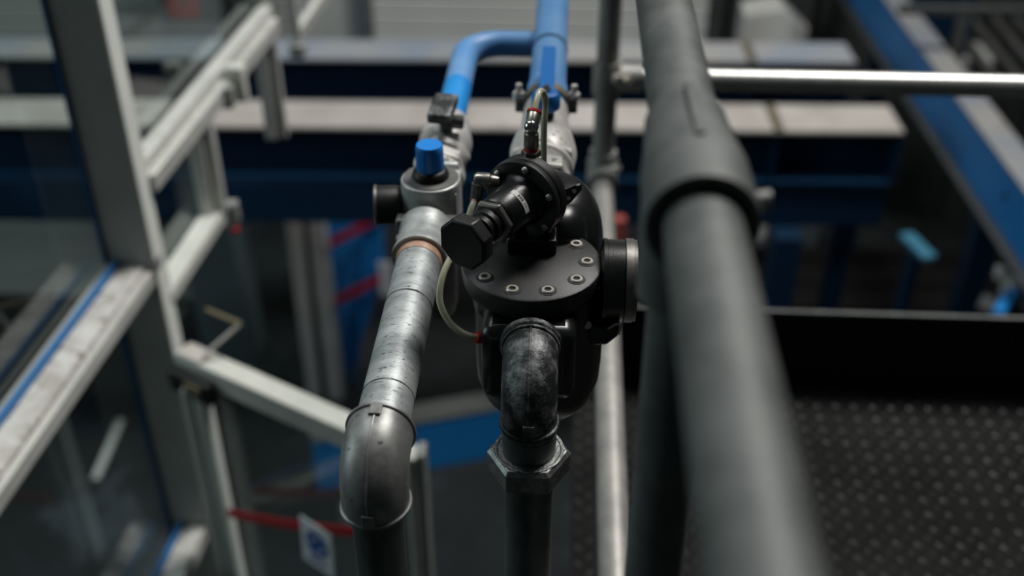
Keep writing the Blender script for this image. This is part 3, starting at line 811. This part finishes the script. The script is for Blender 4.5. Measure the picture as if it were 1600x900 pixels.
for k in range(16):
    a = 2 * math.pi * k / 16
    grip.bar(V((LX + .002 + .0154 * math.cos(a), RYc + .0154 * math.sin(a), -.592)), V((LX + .002 + .0150 * math.cos(a), RYc + .0150 * math.sin(a), -.5685)), .0030, .0012, up=(math.cos(a), math.sin(a), 0))
part('grip_ribs', grip, 'knob_blue', kn)
part('gauge', MB().lathe((-0.184, RYc - .004, -0.640), (-1, -.12, 0), [(-.014, .006), (0, .012), (.002, .0205), (.008, .0225), (.030, .0225), (.031, .0215)], 40), 'rubber', rg)
part('gauge_rim', MB().lathe((-0.184, RYc - .004, -0.640), (-1, -.12, 0), [(.0295, .0232), (.0325, .0235), (.0335, .0215)], 40), 'ring', rg)
part('bowl', MB().lathe((LX + .004, RYc, -0.795), Z, [(0, .012), (.006, .021), (.02, .0245), (.105, .0255)], 36), 'cast_alu_dark', rg)
part('rear_flange', MB().box((LX + .005, RYc + .050, -0.646), (.050, .012, .068)), 'cast_alu', rg, bevel=0.004)

# ---- left ball valve with T handle
lv = thing('ball_valve', 'zinc ball valve with dark tee handle behind the blue knob', 'valve', (LX, 1.32, LZ - .04))
part('union', MB().lathe((LX, 1.176, LZ), Y, [(0, .027), (.012, .029), (.014, .0325), (.022, .0325), (.024, .027), (.034, .027)], 36), 'valve_zinc', lv)
part('union_nut', MB().hexnut((LX, 0, LZ), Y, 1.208, 1.232, .0335, rot=.35), 'valve_zinc', lv, bevel=0.001, sharp=25)
part('union_gap', MB().lathe((LX, 1.231, LZ), Y, [(0, .0265), (.012, .0265)], 32), 'seal', lv)
part('body', MB().lathe((LX, 1.242, LZ), Y, [(0, .027), (.006, .031), (.022, .030), (.032, .033), (.052, .0345), (.072, .031), (.086, .026), (.104, .0255), (.108, .0225)], 40), 'valve_zinc', lv)
part('end_nut', MB().hexnut((LX, 0, LZ), Y, 1.252, 1.268, .0345, rot=.1), 'valve_zinc', lv, bevel=0.001, sharp=25)
hc = V((LX + .004, 1.268, LZ))
part('stem', MB().cyl(hc + Z * .025, hc + Z * .062, .0085, 20), 'cast_dark', lv)
part('handle', MB().bar(hc + V((-.006, -.026, .056)), hc + V((.000, .024, .064)), .030, .014), 'cast_dark', lv, bevel=0.003, label='dark metal tee handle')
part('handle_stop', MB().box(hc + V((.016, -.004, .044)), (.014, .016, .014)), 'cast_dark', lv, bevel=0.002)

# ---- blue pipes
YJ = 1.625                                # crossing where the bypass joins the main
LPR = 0.0195
mx_, mz = -0.0255, -0.620
bl = thing('blue_pipe_run', 'light blue painted main pipe with a smaller bypass branch bending left', 'pipe', (mx_, 1.4, mz))
part('main_pipe', MB().cyl((mx_, 1.345, mz), (mx_, BW - .05, mz), 0.0250, 44), 'pipe_blue', bl)
part('joint_ring', MB().lathe((mx_, 1.532, mz), Y, [(0, .0250), (.001, .0262), (.006, .0262), (.007, .0250)], 40, False, False), 'beam_blue', bl)
part('sleeve', MB().lathe((mx_, 1.325, mz), Y, [(0, .0265), (.004, .0272), (.075, .0272), (.079, .0250)], 40, True, False), 'pipe_blue', bl)
rc = 0.055
cen = V((LX + rc, YJ - rc, LZ + .004))
pts = [V((LX, 1.345, LZ + .004))] + arc(cen, -X, Y, rc, 0, math.pi / 2, 14) + [V((mx_ - .01, YJ, LZ + .004))]
part('branch_pipe', MB().sweep(pts, LPR, 32), 'pipe_blue', bl)
part('fresh_paint', MB().cyl((LX, 1.35, LZ + .004), (LX, 1.46, LZ + .004), LPR + .0004, 32), 'pipe_bright', bl, label='brighter blue freshly painted stretch')

# ---- clamp on main
YC = 1.345
cl = thing('pipe_clamp', 'dark ring clamp with two wing bolts around the blue main pipe', 'clamp', (mx_, YC, mz - .034))
part('band', MB().lathe((mx_, YC - .008, mz), Y, [(0, .0275), (0, .0315), (.016, .0315), (.016, .0275)], 40, False, False), 'brass', cl)
for s in (-1, 1):
    lug = part('ear', MB().box((mx_ + s * .0345, YC, mz + .004), (.012, .016, .020)), 'cast_dark', cl, bevel=0.002)
    part('bolt', MB().hexnut((mx_ + s * .036, YC, mz - .004), Z, .014, .024, .0085).cyl((mx_ + s * .036, YC, mz), (mx_ + s * .036, YC, mz + .031), .004, 12), 'valve_zinc', lug, sharp=25)

# ---- main ball valve with blue lever
mv = thing('ball_valve', 'large zinc ball valve with blue lever on the main pipe', 'valve', (mx_, 1.26, mz - .04))
part('union_nut', MB().hexnut((mx_, 0, mz), Y, 1.118, 1.146, .0395, rot=.10), 'valve_zinc', mv, bevel=0.0012, sharp=25)
part('tail', MB().lathe((mx_, 1.095, mz), Y, [(0, .026), (.024, .026), (.025, .022)], 36), 'galv_smooth', mv)
part('body', MB().lathe((mx_, 1.148, mz), Y, [(0, .026), (.004, .030), (.012, .034), (.014, .0365), (.022, .037), (.024, .034), (.034, .0375), (.060, .0405), (.085, .0375), (.10, .031),
                                             (.125, .0305), (.160, .0295), (.178, .029)], 44), 'valve_zinc', mv)
part('hex_ring', MB().hexnut((mx_, 0, mz), Y, 1.172, 1.186, .0405, rot=.5), 'valve_zinc', mv, bevel=0.0012, sharp=25)
hc = V((-0.0238, 1.236, -0.560))
part('stem', MB().cyl(hc - Z * .03, hc - Z * .002, .010, 20), 'cast_dark', mv)
lev = part('lever', MB().lathe(hc - Z * .012, Z, [(0, .0155), (.003, .0172), (.016, .0172), (.021, .0145), (.0225, .010)], 36)
           .prism([hc + V((-.0090, .010, .004)), hc + V((.0090, .010, .004)), hc + V((.0088, .165, -.003)), hc + V((-.0088, .165, -.003))], (0, 0, .0045)), 'handle_blue', mv, bevel=0.0012, label='blue lever and hub')
part('nut', MB().hexnut(hc, Z, .0105, .0150, .0058).cyl(hc + Z * .01, hc + Z * .018, .003, 12), 'chrome_dull', lev, sharp=25)

# ================================================================== BLACK MAIN VALVE
PC = V((-0.0295, 0.938, -0.600))          # centre of the bonnet plate's top
BX = -0.0215
va = thing('main_valve', 'large glossy black cast main valve body with round bolted bonnet plate', 'valve', (BX, 0.95, -0.80))
part('body', MB().lathe((BX, .952, -.800), Z, [(0, .012), (.004, .030), (.014, .047), (.030, .0595), (.05, .0655), (.075, .067), (.165, .067), (.172, .066)], 56), 'black', va)
part('rear_dome', MB().superblob((BX + .002, 1.040, -.672), (.0655, .070, .106), 0.62), 'black', va)
part('shoulder', MB().superblob((-.006, 1.008, -.612), (.034, .040, .040), 0.8), 'black', va)
part('front_block', MB().box((-.0292, .884, -.668), (.092, .064, .086)), 'black', va, bevel=0.011)
part('neck', MB().lathe((PC.x, PC.y, -.645), Z, [(0, .060), (.018, .062), (.023, .0665), (.026, .0665)], 56), 'black', va)
bo = part('bonnet_plate', MB().lathe((PC.x, PC.y, -.6205), Z, [(0, .0665), (.001, .0690), (.016, .0705), (.0190, .0697), (.0205, .0675)], 72), 'black_sand', va)
part('gasket', MB().lathe((PC.x, PC.y, -.6235), Z, [(0, .0672), (.003, .0672)], 64), 'seal', va)
bolt = None; rec = None; soc = None
for k in range(10):
    a = R(36 * k + 0.5)
    pos = PC + V((math.cos(a), math.sin(a), 0)) * .0552
    if bolt is None:
        O0 = V((0, 0, 0))
        bolt = part('socket_bolt', MB().lathe(pos, Z, [(-.004, .0064), (.0012, .0064), (.0022, .0056), (.0022, .0036), (-.001, .0032)], 24, True, True), 'steel', va, origin=pos, label='socket head bolt of the bonnet')
        rec = part('bolt_recess', MB().lathe(pos, Z, [(.0000, .0088), (.00045, .0088)], 28), 'seal', va, origin=pos)
        soc = part('hex_socket', MB().lathe(pos, Z, [(-.002, .0034), (-.0003, .0034)], 6), 'ink', va, origin=pos)
    else:
        for q in (bolt, rec, soc): dup(q, pos, va)
# side port to the right
py_, pz_ = 0.948, -0.627
part('side_port', MB().lathe((.006, py_, pz_), X, [(.0335, .032), (.0365, .0425), (.040, .0425), (.0405, .0415), (.0575, .0415), (.058, .040)], 56), 'black', va)
part('port_ring', MB().lathe((.0640, py_, pz_), X, [(0, .040), (.0005, .0428), (.0085, .0428), (.009, .0415), (.012, .0415), (.0122, .030)], 56), 'ring', va, label='bare steel end ring of the side port')
# clip under the side port
ca_ = [V((.016 + .0 * t, .925, -.690)) for t in range(1)]
cpts = [PY(905, 505, .91), PY(905, 528, .91), PY(925, 541, .91), PY(948, 540, .91), PY(965, 527, .91), PY(969, 508, .91), PY(960, 505, .91), PY(940, 514, .91)]
part('lower_clip', MB().prism(cpts, (0, .03, 0)), 'black', va, bevel=0.003)
part('clip_edge', MB().sweep(smooth_path([PY(950, 513, .908), PY(963, 506, .908), PY(969, 509, .908), PY(966, 522, .908)], 5), .0014, 10), 'steel', va)
part('clip_screw', MB().cyl(PY(918, 508, .905), PY(918, 508, .915), .004, 14), 'steel', va)
# front port ring
FY = 0.852
part('port_seat', MB().lathe((-.0265, FY + .004, -.641), -Y, [(0, .0300), (.006, .0300), (.0075, .0285), (.0075, .025)], 48, True, False), 'cast_dark', va)
part('rear_neck', MB().lathe((mx_, 1.07, mz), Y, [(0, .0310), (.035, .0310), (.037, .034), (.046, .034), (.047, .030)], 40), 'black', va)
part('fitting', MB().cyl(PY(757, 528, .872), PY(764, 529, .878), .0052, 18), 'chrome_dull', va)

# ---- outlet elbow, nipple, union, down pipe
ol = thing('outlet_pipe', 'dark outlet elbow with hexagon union and vertical pipe below the black valve', 'pipe', (-.0255, .765, GROUND))
OY = 0.795
elbow_part(ol, (-.0265, .846, -.640), (-.026, OY, -.640), (-.0255, OY, -.6875), 0.0262, 0.0283, 'cast_dark', top_tab=False)
part('nipple', MB().lathe((-.0255, OY, -.6875), -Z, [(-.004, .0240), (.003, .0240), (.004, .0265), (.0065, .0265), (.0075, .0245), (.0095, .0245), (.0105, .0258), (.036, .0258)], 44), 'old_pipe', ol)
part('union_nut', MB().hexnut((-.0255, OY, 0), -Z, .7215, .7490, .0405, rot=0, ch=.16)
     .lathe((-.0255, OY, -.7215), -Z, [(-.0006, .0335), (-.0006, .0300), (.0010, .0290)], 40, False, False), 'nut', ol, bevel=0.0010, sharp=25)
part('union_collar', MB().lathe((-.0255, OY, -.749), -Z, [(0, .030), (.006, .0285), (.008, .0255), (.018, .0250), (.019, .024)], 40), 'old_pipe', ol)
part('down_pipe', MB().cyl((-.0255, OY, -.749), (-.0255, OY, GROUND), .0240, 44), 'old_pipe', ol)

# ================================================================== PILOT REGULATOR ON THE BONNET
DC = V((-0.0375, 0.974, -0.547))
AX = V((-0.0535, -0.0925, 0)).normalized()   # towards the hand knob
pl = thing('pilot_regulator', 'small black pilot regulator with octagonal hand knob on the bonnet plate', 'regulator', (-.031, .975, -.600))
part('mounting_block', MB().box((-.0300, .972, -.5915), (.050, .046, .0168)), 'black', pl, bevel=0.002)
part('riser', MB().box((-.035, .978, -.572), (.030, .03, .03)), 'black', pl, bevel=0.003)
for dx, dy in ((.017, -.005), (-.019, .012)):
    part('mount_screw', MB().lathe((-.030 + dx, .972 + dy, -.583), Z, [(0, .003), (.002, .0028), (.003, .0018)], 16), 'steel', pl)
part('rear_flange', MB().lathe(DC, -AX, [(.0012, .0405), (.003, .0415), (.012, .0410), (.016, .036), (.024, .030)], 64), 'black_sand', pl)
part('flange_gap', MB().lathe(DC, AX, [(-.0015, .0400), (.0015, .0400)], 64), 'seal', pl)
fl = part('front_flange', MB().lathe(DC, AX, [(.001, .0410), (.003, .0418), (.0075, .0415), (.0085, .0405), (.0090, .0300), (.0075, .0270)], 72), 'black_sand', pl)
bn = part('bonnet', MB().lathe(DC, AX, [(.006, .0290), (.010, .0262), (.018, .0238), (.026, .0232), (.054, .0218), (.056, .0205)], 56), 'black', pl)
d_, u_, w__ = basis(AX)
scr = None
for k in range(6):
    a = R(60 * k + 22)
    pos = DC + AX * .009 + (u_ * math.cos(a) + w__ * math.sin(a)) * .0352
    if scr is None:
        m_ = MB().lathe(pos, AX, [(-.001, .0036), (.0008, .0036), (.0022, .0026), (.0027, .0012)], 20)
        scr = part('flange_screw', m_, 'steel', pl, origin=pos, label='slotted steel flange screw')
        slot = part('screw_slot', MB().bar(pos + AX * .0024 - u_ * .0032, pos + AX * .0024 + u_ * .0032, .0009, .0012, up=AX), 'ink', pl, origin=pos)
    else:
        dup(scr, pos, pl); dup(slot, pos, pl)
part('lock_nut', MB().hexnut(DC, AX, .0555, .0640, .0232, rot=R(8), ch=.25), 'ring', pl, bevel=0.0006, sharp=25)
part('neck', MB().lathe(DC, AX, [(.063, .0165), (.072, .0160), (.073, .0135), (.080, .0135), (.081, .010), (.088, .010), (.092, .009), (.096, .009)], 40), 'rubber', pl)
part('hand_knob', MB().lathe(DC, AX, [(.0925, .0225), (.0945, .0264), (.1075, .0274), (.1105, .0262), (.1113, .0245)], 8, rot=R(22.5)), 'rubber', pl, bevel=0.0012, sharp=25, label='octagonal black hand knob')
ear = DC + V((.040, .0105, -.004))
er = part('ear', MB().prism([ear + V((-.006, 0, -.012)), ear + V((.002, 0, -.011)), ear + V((.0125, 0, .004)), ear + V((.0125, 0, .011)), ear + V((.008, 0, .012)), ear + V((-.006, 0, .004))], (.004, .006, 0)), 'black', pl, bevel=0.001)
for dz, dx in ((.006, .0085), (-.002, .003)):
    part('ear_screw', MB().cyl(ear + V((dx, -.0012, dz)), ear + V((dx, .003, dz)), .0022, 14), 'steel', er)

# white curved label strip with the characters 11 2 03 along it
e1 = (Z - AX * Z.dot(AX)).normalized()      # up around the bonnet
e2 = e1.cross(AX).normalized()
if e2.x < 0: e2 = -e2                       # towards the right


def BN(s, ang, r):
    """point on the bonnet: s along the axis, ang from the top towards the right"""
    return DC + AX * s + (e1 * math.cos(ang) + e2 * math.sin(ang)) * r


def brad(s): return 0.0232 + (0.026 - s) * 0.05 if s > .026 else 0.0232 + (.026 - s) * .075


def strip(mb, s0, s1, a0, a1, h, n=10):
    vs = []; fs = []
    for i in range(n + 1):
        a = a0 + (a1 - a0) * i / n
        for s in (s0, s1):
            vs.append(BN(s, a, brad(s) + h))
    for i in range(n): fs.append((2 * i, 2 * i + 1, 2 * i + 3, 2 * i + 2))
    return mb.add(vs, fs)


lab = part('label_strip', strip(MB(), .0290, .0352, R(12), R(80), .0003, 16), 'label_white', pl, label='narrow white label strip on the bonnet')
SEG = {'1': ['c'], '2': ['t', 'ur', 'm', 'll', 'b'], '0': ['t', 'ur', 'lr', 'b', 'll', 'ul'], '3': ['t', 'ur', 'm', 'lr', 'b']}
cur = R(66)
CW, TH = R(6.4), .0006
for ch in '11 203':
    if ch == ' ':
        cur -= R(5); continue
    g = MB()
    s_b, s_t = .0336, .0304                # character foot towards the knob, head towards the flange
    sm = (s_b + s_t) / 2
    wd = CW * .72; ta_ = R(1.5)
    L_, R_ = cur, cur - wd
    for q in SEG[ch]:
        if q == 'c': strip(g, s_b, s_t, cur - R(2.2), cur - R(3.8), .0006, 2)
        if q == 't': strip(g, s_t, s_t + TH, L_, R_, .0006, 3)
        if q == 'b': strip(g, s_b - TH, s_b, L_, R_, .0006, 3)
        if q == 'm': strip(g, sm - TH / 2, sm + TH / 2, L_, R_, .0006, 3)
        if q == 'ul': strip(g, s_t, sm, L_, L_ - ta_, .0006, 1)
        if q == 'll': strip(g, sm, s_b, L_, L_ - ta_, .0006, 1)
        if q == 'ur': strip(g, s_t, sm, R_ + ta_, R_, .0006, 1)
        if q == 'lr': strip(g, sm, s_b, R_ + ta_, R_, .0006, 1)
    part('character', g, 'ink', lab)
    cur -= CW
# small embossed maker's mark on the bonnet's upper left
em = MB()
for k in range(4):
    strip(em, .030 + .003 * k, .031 + .003 * k, R(-34), R(-20), .0005, 3)
strip(em, .030, .041, R(-34), R(-32), .0005, 1); strip(em, .030, .041, R(-21), R(-19.5), .0005, 1)
part('embossed_mark', em, 'black_sand', pl)

# ================================================================== PNEUMATIC FITTINGS AND TUBES
fx, fy = -0.0328, 0.987
tfx = thing('push_fitting', 'nickel elbow push fitting with two red collars on top of the pilot', 'fitting', (fx, fy, -.508))
part('hex_base', MB().hexnut((fx, fy, 0), Z, -.5085, -.5015, .0098), 'chrome_dull', tfx, sharp=25).location.z += 0
part('red_collar', MB().lathe((fx, fy, -.5018), Z, [(0, .0072), (.004, .0072)], 24), 'red', tfx, label='red release collar')
part('body', MB().lathe((fx, fy, -.4985), Z, [(0, .0070), (.001, .0076), (.015, .0072), (.016, .0060), (.018, .0058)], 28), 'chrome_dull', tfx)
part('ball', MB().superblob((fx, fy, -.4765), (.0072, .0072, .0072), 1.0, 24, 14), 'chrome', tfx)
ed = V((.12, .62, .50)).normalized()
part('arm', MB().lathe((fx, fy, -.4765), ed, [(.003, .0066), (.013, .0070), (.014, .0064)], 26), 'chrome_dull', tfx)
part('red_collar', MB().lathe((fx, fy, -.4765), ed, [(.0142, .0074), (.0168, .0074), (.0172, .0055)], 26), 'red', tfx)
p0 = V((fx, fy, -.4765)) + ed * .014
tpts = smooth_path([p0, p0 + ed * .014, p0 + ed * .024 + V((0.001, .004, -.002)), p0 + V((.008, .036, .006)), p0 + V((.010, .041, -.008)), V((-.0215, 1.030, -.500)), V((-.021, 1.026, -.545)), V((-.021, 1.02, -.575))], 8)
tag(part('air_tube', MB().sweep(tpts, .0033, 14), 'tube', None, origin=tpts[0]), 'short clear air tube looping back from the top nickel fitting', 'tube')

lfx = thing('push_fitting', 'nickel push fitting with red collar at the left of the pilot flange', 'fitting', (-.0800, .972, -.533))
part('banjo', MB().lathe((-.064, .974, -.531), (-1, -.08, .08), [(0, .006), (.008, .0065), (.010, .0082), (.022, .0082), (.025, .006)], 24), 'chrome_dull', lfx)
part('barrel', MB().cyl((-.0845, .968, -.530), (-.0860, .966, -.546), .0062, 22), 'chrome_dull', lfx)
part('red_collar', MB().cyl((-.0859, .966, -.5455), (-.0862, .9655, -.549), .0064, 22), 'red', lfx)
tp = [V((-.0860, .9660, -.546)), PY(738, 322, .955), PY(730, 345, .945), PY(708, 395, .92), PY(692, 430, .90), PY(687, 468, .885), PY(700, 500, .874), PY(722, 520, .868), PY(742, 527, .869), PY(752, 528, .871)]
tag(part('air_tube', MB().sweep(smooth_path(tp, 7), .0034, 14), 'tube', None, origin=tp[0]), 'long clear air tube curving behind the knob to the valve body side', 'tube')
tc_ = thing('push_fitting', 'red collared push fitting on the left side of the black valve body', 'fitting', PY(752, 528, .871))
part('red_collar', MB().cyl(PY(744, 527, .869), PY(749, 528, .8702), .0058, 20), 'red', tc_)
part('barrel', MB().cyl(PY(749, 528, .8702), PY(759, 529, .873), .0052, 20), 'chrome_dull', tc_)

# ------------------------------------------------------------------ lift so that the hall floor lies at z = 0
for o in list(SC.objects):
    if o.parent is None:
        o.location.z -= GROUND
